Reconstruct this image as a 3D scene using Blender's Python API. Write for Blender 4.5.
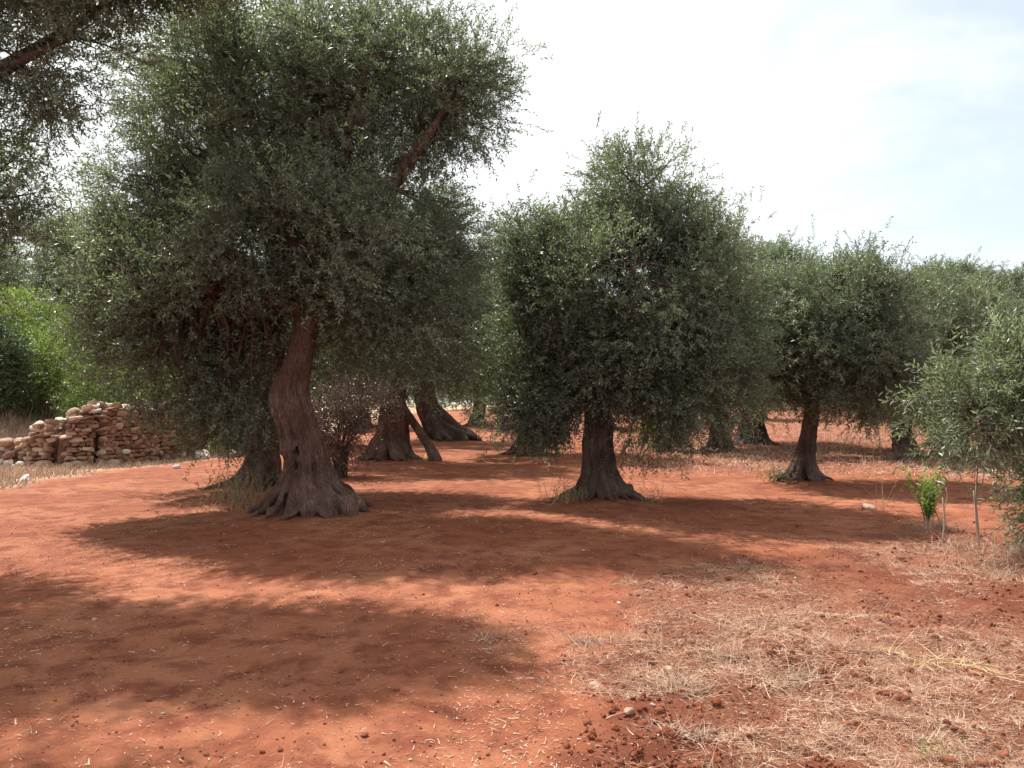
import bpy, math, random
import numpy as np
from mathutils import Vector

# ------------------------------------------------------------------ camera, sky, sun, exposure
scene = bpy.context.scene
for o in list(bpy.data.objects):
    bpy.data.objects.remove(o)
col = scene.collection

cam_d = bpy.data.cameras.new('camera')
cam = bpy.data.objects.new('camera', cam_d)
col.objects.link(cam)
cam_d.sensor_width = 36
cam_d.lens = 28.125
cam_d.clip_start = 0.05
cam_d.clip_end = 3000
cam.location = (0, 0, 1.6)
cam.rotation_euler = (math.radians(91.5), 0, 0)
scene.camera = cam

SUN = Vector((-2.0, 2.8, 5.0)).normalized()          # towards the sun: ahead and to the left
sun_elev = math.asin(SUN.z)
sun_az = math.atan2(SUN.x, SUN.y)

world = bpy.data.worlds.new("World")
scene.world = world
world.use_nodes = True
wn, wl = world.node_tree.nodes, world.node_tree.links
wn.clear()
w_out = wn.new('ShaderNodeOutputWorld')
w_bg = wn.new('ShaderNodeBackground')
w_bg.inputs['Strength'].default_value = 0.10
w_sky = wn.new('ShaderNodeTexSky')
w_sky.sky_type = 'NISHITA'
w_sky.sun_disc = False
w_sky.sun_elevation = sun_elev
w_sky.sun_rotation = sun_az
w_sky.air_density = 1.0
w_sky.dust_density = 2.0
w_tc = wn.new('ShaderNodeTexCoord')
w_map = wn.new('ShaderNodeMapping')
w_map.inputs['Scale'].default_value = (1.0, 1.0, 2.6)
w_n = wn.new('ShaderNodeTexNoise')
w_n.inputs['Scale'].default_value = 2.3
w_n.inputs['Detail'].default_value = 7
w_n.inputs['Roughness'].default_value = 0.55
w_n.inputs['Distortion'].default_value = 0.4
w_dot = wn.new('ShaderNodeVectorMath'); w_dot.operation = 'DOT_PRODUCT'
w_dot.inputs[1].default_value = Vector((0.50, 1.0, 0.44)).normalized()
w_gap = wn.new('ShaderNodeMapRange'); w_gap.interpolation_type = 'SMOOTHSTEP'
w_gap.inputs['From Min'].default_value = 0.93
w_gap.inputs['From Max'].default_value = 1.0
w_gap.inputs['To Min'].default_value = 0.28
w_gap.inputs['To Max'].default_value = -0.02
w_add = wn.new('ShaderNodeMath'); w_add.operation = 'ADD'
w_r = wn.new('ShaderNodeMapRange'); w_r.interpolation_type = 'SMOOTHSTEP'
w_r.inputs['From Min'].default_value = 0.38
w_r.inputs['From Max'].default_value = 0.66
w_r.inputs['To Min'].default_value = 0.42
w_r.inputs['To Max'].default_value = 1.0
w_mix = wn.new('ShaderNodeMix'); w_mix.data_type = 'RGBA'
w_mix.inputs['B'].default_value = (5.8, 6.0, 6.05, 1)     # bright thin cloud
wl.new(w_tc.outputs['Generated'], w_map.inputs['Vector'])
wl.new(w_map.outputs['Vector'], w_n.inputs['Vector'])
wl.new(w_tc.outputs['Generated'], w_dot.inputs[0])
wl.new(w_dot.outputs['Value'], w_gap.inputs['Value'])
wl.new(w_n.outputs['Fac'], w_add.inputs[0])
wl.new(w_gap.outputs['Result'], w_add.inputs[1])
wl.new(w_add.outputs['Value'], w_r.inputs['Value'])
wl.new(w_r.outputs['Result'], w_mix.inputs['Factor'])
wl.new(w_sky.outputs['Color'], w_mix.inputs['A'])
wl.new(w_mix.outputs['Result'], w_bg.inputs['Color'])
wl.new(w_bg.outputs['Background'], w_out.inputs['Surface'])

sun_d = bpy.data.lights.new('sun', 'SUN')
sun_d.energy = 5.0
sun_d.angle = math.radians(0.6)
sun_d.color = (1.0, 0.95, 0.88)
sun_o = bpy.data.objects.new('sun', sun_d)
col.objects.link(sun_o)
sun_o.rotation_euler = SUN.to_track_quat('Z', 'Y').to_euler()
sun_o.location = (-20, 28, 50)

scene.view_settings.view_transform = 'Standard'
scene.view_settings.look = 'None'
scene.view_settings.gamma = 1
scene.view_settings.use_curve_mapping = False
scene.view_settings.exposure = 1.02
scene.render.engine = 'CYCLES'
scene.cycles.max_bounces = 6
scene.cycles.diffuse_bounces = 3
scene.cycles.glossy_bounces = 2
scene.cycles.transmission_bounces = 3
scene.cycles.use_denoising = True
scene.cycles.caustics_reflective = False
scene.cycles.caustics_refractive = False

# ------------------------------------------------------------------ helpers
rng = np.random.default_rng(11)

def unit(a):
    return a / np.maximum(np.linalg.norm(a, axis=-1, keepdims=True), 1e-9)

def _hash(ix, iy, seed):
    h = (ix.astype(np.int64) * 374761393 + iy.astype(np.int64) * 668265263 + seed * 2147483647) & 0xffffffff
    h = ((h ^ (h >> 13)) * 1274126177) & 0xffffffff
    return ((h ^ (h >> 16)) & 0xffff) / 65535.0

def noise2(x, y, s=1.0, seed=0):
    x = np.asarray(x, float) / s; y = np.asarray(y, float) / s
    ix = np.floor(x); iy = np.floor(y)
    fx = x - ix; fy = y - iy
    fx = fx * fx * (3 - 2 * fx); fy = fy * fy * (3 - 2 * fy)
    a = _hash(ix, iy, seed); b = _hash(ix + 1, iy, seed); c = _hash(ix, iy + 1, seed); d = _hash(ix + 1, iy + 1, seed)
    return (a * (1 - fx) + b * fx) * (1 - fy) + (c * (1 - fx) + d * fx) * fy - 0.5

def sstep(a, b, x):
    t = np.clip((np.asarray(x, float) - a) / (b - a), 0, 1)
    return t * t * (3 - 2 * t)

class Buf:
    """collects verts / faces and links them as ONE mesh object"""
    def __init__(s):
        s.v = []; s.n = 0; s.q = []; s.t = []; s.qm = []; s.tm = []; s.qa = []; s.ta = []
    def add(s, v, quads=None, tris=None, mat=0, tint=0.5):
        v = np.asarray(v, float).reshape(-1, 3)
        if quads is not None and len(quads):
            q = np.asarray(quads, np.int64).reshape(-1, 4) + s.n
            s.q.append(q); s.qm.append(np.full(len(q), mat)); s.qa.append(np.broadcast_to(np.asarray(tint, float), (len(q),)).copy())
        if tris is not None and len(tris):
            t = np.asarray(tris, np.int64).reshape(-1, 3) + s.n
            s.t.append(t); s.tm.append(np.full(len(t), mat)); s.ta.append(np.broadcast_to(np.asarray(tint, float).mean() if np.ndim(tint) else tint, (len(t),)).copy())
        s.v.append(v); s.n += len(v)
    def build(s, name, mats, parent=None, smooth=False, loc=None):
        me = bpy.data.meshes.new(name)
        v = np.concatenate(s.v) if s.v else np.zeros((0, 3))
        q = np.concatenate(s.q) if s.q else np.zeros((0, 4), np.int64)
        t = np.concatenate(s.t) if s.t else np.zeros((0, 3), np.int64)
        me.vertices.add(len(v)); me.vertices.foreach_set('co', v.astype(np.float32).ravel())
        loops = np.concatenate([q.ravel(), t.ravel()]).astype(np.int32)
        me.loops.add(len(loops)); me.loops.foreach_set('vertex_index', loops)
        nq, nt = len(q), len(t)
        starts = np.concatenate([np.arange(nq) * 4, nq * 4 + np.arange(nt) * 3]).astype(np.int32)
        tot = np.concatenate([np.full(nq, 4), np.full(nt, 3)]).astype(np.int32)
        me.polygons.add(nq + nt)
        me.polygons.foreach_set('loop_start', starts)
        me.polygons.foreach_set('loop_total', tot)
        mi = np.concatenate(s.qm + s.tm).astype(np.int32)
        for m in (mats if isinstance(mats, (list, tuple)) else [mats]):
            me.materials.append(m)
        me.polygons.foreach_set('material_index', mi)
        me.polygons.foreach_set('use_smooth', np.full(nq + nt, smooth))
        at = me.attributes.new('tint', 'FLOAT', 'FACE')
        at.data.foreach_set('value', np.concatenate(s.qa + s.ta).astype(np.float32))
        me.update(calc_edges=True)
        me.validate()
        o = bpy.data.objects.new(name, me)
        col.objects.link(o)
        if parent is not None: o.parent = parent
        if loc is not None: o.location = loc
        return o

def tag(o, label=None, cat=None, group=None, kind=None):
    if label: o['label'] = label
    if cat: o['category'] = cat
    if group: o['group'] = group
    if kind: o['kind'] = kind
    return o

def empty(name, loc):
    o = bpy.data.objects.new(name, None)
    o.empty_display_size = 0.2
    o.location = loc
    col.objects.link(o)
    return o

def tube(buf, pts, rad, sides=8, mat=0, tint=0.5, rfun=None):
    """closed tapered tube; rfun(i/N, angle) multiplies the radius"""
    pts = np.asarray(pts, float); rad = np.asarray(rad, float)
    n = len(pts)
    tan = unit(np.gradient(pts, axis=0))
    ref = np.array([0.0, 1.0, 0.0]) if abs(tan[:, 1]).mean() < 0.75 else np.array([1.0, 0.0, 0.0])
    s1 = unit(np.cross(tan, ref)); s2 = np.cross(tan, s1)
    ang = np.arange(sides) / sides * 2 * math.pi
    rr = np.repeat(rad[:, None], sides, 1)
    if rfun is not None:
        rr = rr * rfun(np.linspace(0, 1, n)[:, None], ang[None, :])
    v = pts[:, None, :] + rr[..., None] * (np.cos(ang)[None, :, None] * s1[:, None, :] + np.sin(ang)[None, :, None] * s2[:, None, :])
    v = v.reshape(-1, 3)
    i = np.arange(n - 1)[:, None]; j = np.arange(sides)[None, :]; k = (j + 1) % sides
    quads = np.stack([i * sides + j, i * sides + k, (i + 1) * sides + k, (i + 1) * sides + j], -1).reshape(-1, 4)
    v = np.vstack([v, pts[0] , pts[-1]])
    jj = np.arange(sides); kk = (jj + 1) % sides
    t0 = np.stack([np.full(sides, n * sides), kk, jj], -1)
    t1 = np.stack([np.full(sides, n * sides + 1), (n - 1) * sides + jj, (n - 1) * sides + kk], -1)
    buf.add(v, quads, np.vstack([t0, t1]), mat, tint)

def curve(pts, n):
    """Catmull-Rom through pts"""
    p = np.asarray(pts, float)
    p = np.vstack([2 * p[0] - p[1], p, 2 * p[-1] - p[-2]])
    m = len(p) - 3
    out = []
    for s in np.linspace(0, m - 1e-6, n):
        i = int(s); t = s - i
        a, b, c, d = p[i:i + 4]
        out.append(0.5 * ((2 * b) + (-a + c) * t + (2 * a - 5 * b + 4 * c - d) * t * t + (-a + 3 * b - 3 * c + d) * t ** 3))
    return np.array(out)

def sprays(buf, P, D, L, nleaf, ll, lw, r, droop=0.15, mat=0, twig_mat=1, tint=None, spread=0.9, twig=0.004):
    """leafy twigs: leaves stand in pairs along each twig"""
    N = len(P)
    if tint is None: tint = r.random(N)
    t = (np.arange(nleaf) + 0.6) / nleaf
    side = unit(np.cross(D, r.normal(size=(N, 3))))
    side2 = np.cross(D, side)
    Lc = np.asarray(L).reshape(-1, 1, 1)
    g = np.zeros((1, nleaf, 3)); g[0, :, 2] = -droop * t ** 2
    pos = P[:, None, :] + D[:, None, :] * Lc * t[None, :, None] + g * Lc
    tan = unit(D[:, None, :] + 2 * g / np.maximum(t, .05)[None, :, None])
    a = (np.arange(nleaf) % 2) * math.pi + (np.arange(nleaf) // 2 % 2) * math.pi / 2
    aa = a[None, :] + r.normal(size=(N, nleaf)) * 0.5
    sd = np.cos(aa)[..., None] * side[:, None, :] + np.sin(aa)[..., None] * side2[:, None, :]
    al = (spread + r.normal(size=(N, nleaf)) * 0.25)[..., None]
    ld = unit(tan * np.cos(al) + sd * np.sin(al))
    nr = unit(np.cross(ld, r.normal(size=ld.shape)))
    sz = (0.75 + 0.5 * r.random((N, nleaf)))[..., None]
    l = ll * sz; w = lw * sz * 0.5
    v0 = pos; v2 = pos + ld * l
    mid = pos + ld * l * 0.5
    fold = np.cross(ld, nr) * w * 0.35
    v1 = mid + nr * w + fold; v3 = mid - nr * w + fold
    V = np.stack([v0, v1, v2, v3], 2).reshape(-1, 3)
    F = np.arange(len(V)).reshape(-1, 4)
    tt = np.clip(tint[:, None] * 0.65 + 0.35 * r.random((N, nleaf)), 0, 1).ravel()
    buf.add(V, F, None, mat, tt)
    if twig > 0:
        A = P; M = P + D * np.asarray(L).reshape(-1, 1) * 0.5; M[:, 2] -= droop * 0.25 * np.asarray(L)
        B = P + D * np.asarray(L).reshape(-1, 1); B[:, 2] -= droop * np.asarray(L)
        rings = []
        for q, w_ in ((A, 1.0), (M, .75), (B, .35)):
            for k in range(3):
                c, s_ = math.cos(k * 2.094), math.sin(k * 2.094)
                rings.append(q + (side * c + side2 * s_) * twig * w_)
        V = np.stack(rings, 1).reshape(-1, 3)
        base = (np.arange(N) * 9)[:, None, None]
        f = np.array([[a_ * 3 + k, a_ * 3 + (k + 1) % 3, a_ * 3 + 3 + (k + 1) % 3, a_ * 3 + 3 + k] for a_ in range(2) for k in range(3)])
        buf.add(V, (base + f[None]).reshape(-1, 4), None, twig_mat, 0.5)

def blades(buf, P, D, L, W, r, bend=0.4, mat=0, tint=None, seg=3):
    """grass blades / straw: narrow bent folded strips"""
    N = len(P)
    L = np.asarray(L).reshape(-1, 1); W = np.asarray(W).reshape(-1, 1)
    side = unit(np.cross(D, np.array([0, 0, 1.0]) + r.normal(size=(N, 3)) * 0.5))
    bd = unit(r.normal(size=(N, 3)) + np.array([0, 0, -0.8])) * bend
    rows = []
    for k in range(seg + 1):
        t = k / seg
        c = P + D * L * t + bd * L * t * t
        w = W * (1 - 0.8 * t) * 0.5
        lift = np.cross(side, D) * w * 0.6
        rows += [c - side * w, c + lift, c + side * w]
    V = np.stack(rows, 1).reshape(-1, 3)
    m = 3 * (seg + 1)
    base = (np.arange(N) * m)[:, None, None]
    f = []
    for k in range(seg):
        a = k * 3
        f += [[a, a + 1, a + 4, a + 3], [a + 1, a + 2, a + 5, a + 4]]
    f = np.array(f)
    if tint is None: tint = r.random(N)
    buf.add(V, (base + f[None]).reshape(-1, 4), None, mat, np.repeat(tint, len(f)))

# stone template: subdivided cube
def _cube(n=3):
    v = {}; F = []
    def vid(p):
        k = tuple(np.round(p, 5))
        if k not in v: v[k] = len(v)
        return v[k]
    for ax in range(3):
        for sg in (-1, 1):
            for i in range(n):
                for j in range(n):
                    qd = []
                    for a, b in ((i, j), (i + 1, j), (i + 1, j + 1), (i, j + 1)):
                        p = [0, 0, 0]; p[ax] = sg
                        p[(ax + 1) % 3] = -1 + 2 * a / n; p[(ax + 2) % 3] = -1 + 2 * b / n
                        qd.append(vid(p))
                    F.append(qd if sg > 0 else qd[::-1])
    return np.array(list(v.keys()), float), np.array(F)
CV, CF = _cube(4)
CV1, CF1 = _cube(2)

def stone(buf, c, size, r, rz=0.0, power=3.0, rough=0.22, mat=0, tint=None, tilt=0.1, fine=True):
    V, F = (CV, CF) if fine else (CV1, CF1)
    p = V / (np.sum(np.abs(V) ** power, axis=1, keepdims=True) ** (1 / power))
    k = r.normal(size=(3, 3)) * 1.6; ph = r.random(3) * 6.28
    d = np.sin(p @ k + ph).mean(1)
    p = p * (1 + rough * d[:, None] + 0.03 * r.normal(size=(len(p), 1)))
    p = p * np.asarray(size) * 0.5
    a = r.normal() * tilt; b = r.normal() * tilt
    R = np.array([[math.cos(rz), -math.sin(rz), 0], [math.sin(rz), math.cos(rz), 0], [0, 0, 1]]) @ \
        np.array([[1, 0, 0], [0, math.cos(a), -math.sin(a)], [0, math.sin(a), math.cos(a)]]) @ \
        np.array([[math.cos(b), 0, math.sin(b)], [0, 1, 0], [-math.sin(b), 0, math.cos(b)]])
    buf.add(p @ R.T + np.asarray(c), F, None, mat, r.random() if tint is None else tint)

# ------------------------------------------------------------------ materials
def mat_base(name):
    m = bpy.data.materials.new(name); m.use_nodes = True
    return m, m.node_tree.nodes, m.node_tree.links

def ramp(nodes, stops):
    r = nodes.new('ShaderNodeValToRGB')
    e = r.color_ramp.elements
    while len(e) < len(stops): e.new(0.5)
    for i, (p, c) in enumerate(stops):
        e[i].position = p; e[i].color = (*c, 1)
    return r

def leaf_mat(name, stops, rough=0.42, trans=0.3, spec=0.5, tcol=None):
    m, n, l = mat_base(name)
    b = n['Principled BSDF']; out = n['Material Output']
    at = n.new('ShaderNodeAttribute'); at.attribute_name = 'tint'
    rp = ramp(n, stops)
    l.new(at.outputs['Fac'], rp.inputs['Fac'])
    l.new(rp.outputs['Color'], b.inputs['Base Color'])
    b.inputs['Roughness'].default_value = rough
    b.inputs['Specular IOR Level'].default_value = spec
    tr = n.new('ShaderNodeBsdfTranslucent')
    mu = n.new('ShaderNodeMix'); mu.data_type = 'RGBA'; mu.blend_type = 'MULTIPLY'
    mu.inputs['Factor'].default_value = 1
    mu.inputs['B'].default_value = (*(tcol or (1.3, 1.5, 0.7)), 1)
    l.new(rp.outputs['Color'], mu.inputs['A'])
    l.new(mu.outputs['Result'], tr.inputs['Color'])
    mx = n.new('ShaderNodeMixShader'); mx.inputs['Fac'].default_value = trans
    l.new(b.outputs['BSDF'], mx.inputs[1]); l.new(tr.outputs['BSDF'], mx.inputs[2])
    l.new(mx.outputs['Shader'], out.inputs['Surface'])
    return m

M_olive = leaf_mat('olive_leaf', [(0, (.058, .074, .050)), (.45, (.130, .155, .108)), (.8, (.22, .25, .185)), (1, (.42, .44, .37))], trans=.36, tcol=(1.25, 1.45, .75))
M_silver = leaf_mat('young_olive_leaf', [(0, (.085, .10, .058)), (.45, (.19, .215, .135)), (.8, (.30, .33, .23)), (1, (.46, .48, .38))], trans=.35, tcol=(1.1, 1.4, .8))
M_olive_dry = leaf_mat('olive_leaf_warm', [(0, (.07, .068, .042)), (.5, (.115, .118, .072)), (1, (.28, .28, .20))], trans=.22)
M_shrub = leaf_mat('shrub_leaf', [(0, (.055, .08, .022)), (.5, (.14, .19, .045)), (1, (.27, .33, .10))], trans=.4)
M_shrub_dark = leaf_mat('dark_shrub_leaf', [(0, (.025, .045, .018)), (.5, (.05, .085, .032)), (1, (.10, .15, .06))], trans=.3)
M_bright = leaf_mat('sapling_leaf', [(0, (.10, .14, .035)), (.5, (.17, .24, .055)), (1, (.28, .34, .11))], trans=.4)
M_dead = leaf_mat('dead_leaf', [(0, (.09, .055, .04)), (.5, (.17, .105, .075)), (1, (.30, .21, .15))], trans=.2, tcol=(1, 1, 1))
M_straw = leaf_mat('straw', [(0, (.19, .08, .05)), (.35, (.38, .20, .13)), (.7, (.56, .37, .26)), (1, (.72, .57, .44))], rough=.7, trans=.12, spec=.2, tcol=(1, 1, 1))
M_greystraw = leaf_mat('grey_straw', [(0, (.20, .12, .08)), (.5, (.40, .27, .19)), (1, (.58, .44, .33))], rough=.8, trans=.12, spec=.2, tcol=(1, 1, 1))
M_yellowstraw = leaf_mat('yellow_straw', [(0, (.36, .22, .10)), (1, (.58, .42, .24))], rough=.6, trans=.12, spec=.3, tcol=(1, 1, 1))
M_weed = leaf_mat('weed_leaf', [(0, (.07, .085, .04)), (.5, (.14, .16, .08)), (1, (.32, .30, .18))], trans=.3)

def bark_mat(name, stops, scale=6.0, bump=0.6):
    m, n, l = mat_base(name)
    b = n['Principled BSDF']; b.inputs['Roughness'].default_value = .88
    b.inputs['Specular IOR Level'].default_value = .25
    tc = n.new('ShaderNodeTexCoord')
    mp = n.new('ShaderNodeMapping'); mp.inputs['Scale'].default_value = (1, 1, .26)
    l.new(tc.outputs['Object'], mp.inputs['Vector'])
    n1 = n.new('ShaderNodeTexNoise'); n1.inputs['Scale'].default_value = scale; n1.inputs['Detail'].default_value = 9; n1.inputs['Roughness'].default_value = .65; n1.inputs['Distortion'].default_value = .8
    l.new(mp.outputs['Vector'], n1.inputs['Vector'])
    n2 = n.new('ShaderNodeTexNoise'); n2.inputs['Scale'].default_value = 2.2; n2.inputs['Detail'].default_value = 4
    l.new(tc.outputs['Object'], n2.inputs['Vector'])
    ad = n.new('ShaderNodeMath'); ad.operation = 'MULTIPLY_ADD'; ad.inputs[1].default_value = .5
    l.new(n2.outputs['Fac'], ad.inputs[0]); 
    sc = n.new('ShaderNodeMath'); sc.operation = 'MULTIPLY'; sc.inputs[1].default_value = .5
    l.new(n1.outputs['Fac'], sc.inputs[0]); l.new(sc.outputs['Value'], ad.inputs[2])
    rp = ramp(n, stops)
    l.new(ad.outputs['Value'], rp.inputs['Fac']); l.new(rp.outputs['Color'], b.inputs['Base Color'])
    vo = n.new('ShaderNodeTexVoronoi'); vo.inputs['Scale'].default_value = scale * 3.5; vo.feature = 'DISTANCE_TO_EDGE'
    l.new(mp.outputs['Vector'], vo.inputs['Vector'])
    vm = n.new('ShaderNodeMath'); vm.operation = 'MINIMUM'; vm.inputs[1].default_value = .18
    l.new(vo.outputs['Distance'], vm.inputs[0])
    v2 = n.new('ShaderNodeMath'); v2.operation = 'MULTIPLY_ADD'; v2.inputs[1].default_value = 1.6
    l.new(vm.outputs['Value'], v2.inputs[0]); l.new(n1.outputs['Fac'], v2.inputs[2])
    bp = n.new('ShaderNodeBump'); bp.inputs['Strength'].default_value = bump; bp.inputs['Distance'].default_value = .05
    l.new(v2.outputs['Value'], bp.inputs['Height']); l.new(bp.outputs['Normal'], b.inputs['Normal'])
    return m

M_bark = bark_mat('olive_bark', [(.30, (.045, .023, .018)), (.46, (.115, .060, .045)), (.60, (.19, .120, .095)), (.76, (.36, .29, .25))], 9, 1.0)
M_bark_dark = bark_mat('olive_bark_dark', [(.3, (.035, .022, .018)), (.5, (.085, .052, .042)), (.75, (.20, .155, .13))], 7, .8)
M_twig = bark_mat('twig', [(.3, (.06, .045, .038)), (.7, (.16, .125, .105))], 20, .2)
M_palestick = bark_mat('pale_stick', [(.3, (.26, .19, .145)), (.7, (.52, .43, .36))], 20, .2)

def stone_mat():
    m, n, l = mat_base('limestone')
    b = n['Principled BSDF']; b.inputs['Roughness'].default_value = .9; b.inputs['Specular IOR Level'].default_value = .2
    at = n.new('ShaderNodeAttribute'); at.attribute_name = 'tint'
    rp = ramp(n, [(0, (.16, .085, .060)), (.35, (.29, .17, .12)), (.7, (.41, .29, .215)), (.88, (.54, .47, .41)), (1, (.64, .60, .55))])
    tc = n.new('ShaderNodeTexCoord')
    n1 = n.new('ShaderNodeTexNoise'); n1.inputs['Scale'].default_value = 9; n1.inputs['Detail'].default_value = 8
    l.new(tc.outputs['Object'], n1.inputs['Vector'])
    ma = n.new('ShaderNodeMath'); ma.operation = 'MULTIPLY_ADD'; ma.inputs[1].default_value = .55; 
    su = n.new('ShaderNodeMath'); su.operation = 'SUBTRACT'; su.inputs[1].default_value = .27
    l.new(n1.outputs['Fac'], ma.inputs[0]); l.new(at.outputs['Fac'], su.inputs[0]); l.new(su.outputs['Value'], ma.inputs[2])
    l.new(ma.outputs['Value'], rp.inputs['Fac']); l.new(rp.outputs['Color'], b.inputs['Base Color'])
    bp = n.new('ShaderNodeBump'); bp.inputs['Strength'].default_value = .5; bp.inputs['Distance'].default_value = .03
    l.new(n1.outputs['Fac'], bp.inputs['Height']); l.new(bp.outputs['Normal'], b.inputs['Normal'])
    return m
M_stone = stone_mat()

def soil_mat(name, clod=False):
    m, n, l = mat_base(name)
    b = n['Principled BSDF']; b.inputs['Roughness'].default_value = .95; b.inputs['Specular IOR Level'].default_value = .12
    tc = n.new('ShaderNodeTexCoord')
    def noise(s, d=6, ro=.6, di=0.0):
        x = n.new('ShaderNodeTexNoise'); x.inputs['Scale'].default_value = s; x.inputs['Detail'].default_value = d
        x.inputs['Roughness'].default_value = ro; x.inputs['Distortion'].default_value = di
        l.new(tc.outputs['Object'], x.inputs['Vector']); return x
    def math_(op, a, b_=None, c=None):
        x = n.new('ShaderNodeMath'); x.operation = op
        for i, v in enumerate((a, b_, c)):
            if v is None: continue
            if isinstance(v, (int, float)): x.inputs[i].default_value = v
            else: l.new(v, x.inputs[i])
        return x.outputs['Value']
    def mixc(f, a, b_):
        x = n.new('ShaderNodeMix'); x.data_type = 'RGBA'
        for k, v in (('Factor', f), ('A', a), ('B', b_)):
            if isinstance(v, (int, float)): x.inputs[k].default_value = v
            elif isinstance(v, tuple): x.inputs[k].default_value = (*v, 1)
            else: l.new(v, x.inputs[k])
        return x.outputs['Result']
    def rng_(v, a, b_, c=0.0, d=1.0):
        x = n.new('ShaderNodeMapRange'); x.interpolation_type = 'SMOOTHSTEP'
        x.inputs['From Min'].default_value = a; x.inputs['From Max'].default_value = b_
        x.inputs['To Min'].default_value = c; x.inputs['To Max'].default_value = d
        l.new(v, x.inputs['Value']); return x.outputs['Result']
    big = noise(.55, 5, .6, .3); mid = noise(3.2, 7, .65, .4); fin = noise(22, 9, .8); gr = noise(110, 3, .6)
    c1 = mixc(rng_(big.outputs['Fac'], .42, .60), (.222, .072, .036), (.290, .112, .060))
    c2 = mixc(rng_(mid.outputs['Fac'], .42, .66), c1, (.150, .043, .023))
    c2 = mixc(rng_(fin.outputs['Fac'], .28, .48, .6, 0), c2, (.105, .032, .019))
    c3 = mixc(rng_(fin.outputs['Fac'], .54, .76, 0, .7), c2, (.42, .19, .10))
    c3 = mixc(rng_(gr.outputs['Fac'], .60, .75, 0, .55), c3, (.42, .25, .165))
    if not clod:
        at = n.new('ShaderNodeAttribute'); at.attribute_name = 'rough'
        ro = at.outputs['Fac']
        ab = n.new('ShaderNodeAttribute'); ab.attribute_name = 'straw'
        # chaff trodden into the tilled soil
        mp = n.new('ShaderNodeMapping'); mp.inputs['Scale'].default_value = (1, 2.2, 1); mp.inputs['Rotation'].default_value = (0, 0, .5)
        l.new(tc.outputs['Object'], mp.inputs['Vector'])
        ch = n.new('ShaderNodeTexNoise'); ch.inputs['Scale'].default_value = 34; ch.inputs['Detail'].default_value = 5; ch.inputs['Distortion'].default_value = 1.6
        l.new(mp.outputs['Vector'], ch.inputs['Vector'])
        chf = math_('MULTIPLY', rng_(ch.outputs['Fac'], .52, .66), ab.outputs['Fac'])
        c3 = mixc(math_('MULTIPLY', ro, .35), c3, (.165, .050, .031))
        c3 = mixc(math_('MULTIPLY', chf, .62), c3, (.46, .31, .21))
        gb = n.new('ShaderNodeAttribute'); gb.attribute_name = 'bank'
        c3 = mixc(math_('MULTIPLY', gb.outputs['Fac'], rng_(mid.outputs['Fac'], .25, .6, .45, .9)), c3, (.50, .37, .26))
    l.new(c3, b.inputs['Base Color'])
    h = math_('ADD', math_('MULTIPLY', mid.outputs['Fac'], .9), math_('MULTIPLY', fin.outputs['Fac'], .6))
    h = math_('ADD', h, math_('MULTIPLY', gr.outputs['Fac'], .14))
    bp = n.new('ShaderNodeBump'); bp.inputs['Distance'].default_value = .06
    if clod: bp.inputs['Strength'].default_value = .6
    else: l.new(math_('MULTIPLY_ADD', ro, .45, .55), bp.inputs['Strength'])
    l.new(h, bp.inputs['Height']); l.new(bp.outputs['Normal'], b.inputs['Normal'])
    return m
M_soil = soil_mat('red_soil')
M_clod = soil_mat('soil_clod', True)

# ------------------------------------------------------------------ ground
def edge_x(y):
    return np.interp(y, [0, 3.5, 5.4, 6.6, 7.8, 9.6, 11, 14], [0.1, 0.25, 0.55, 0.9, 1.9, 4.3, 5.2, 7.2])

def roughness(x, y):
    """tilled soil to the right of the track, and the stubble field beyond"""
    w = noise2(x, y, .7, 3) * .7 + noise2(x, y, .25, 4) * .25
    near = sstep(-.25, .45, x - edge_x(y) + w) * (1 - sstep(9.2, 11.2, y + w - 0.15 * (x - 3)))
    far = sstep(17.5, 20.5, y + w * 2 + 0.1 * (8 - x)) * sstep(2.5, 5.0, x + w) * .9
    side = sstep(7.2, 8.8, x + w - 0.06 * y)  * .5
    return np.clip(np.maximum(np.maximum(near, far), side), 0, 1)

def bank(x, y):
    """dry grassy verge round the stone wall"""
    w = noise2(x, y, 1.1, 8) * 1.6
    lx = np.interp(y, [12, 14, 17, 20, 24, 27, 40], [-10.5, -9.6, -9.9, -9.9, -8.8, -8.0, -9.0])
    return np.clip(sstep(.5, -.6, x - lx + w * .45) * sstep(12.3, 14.0, y + w * .4), 0, 1)

def terrain(x, y):
    x = np.asarray(x, float); y = np.asarray(y, float)
    z = 0.9 * sstep(22, 75, y)
    z = z + 1.15 * sstep(-12.2, -15.5, x) * sstep(18.5, 23, y)
    z = z + noise2(x, y, 4.5, 21) * .10 * sstep(2, 8, y)
    return z

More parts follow.
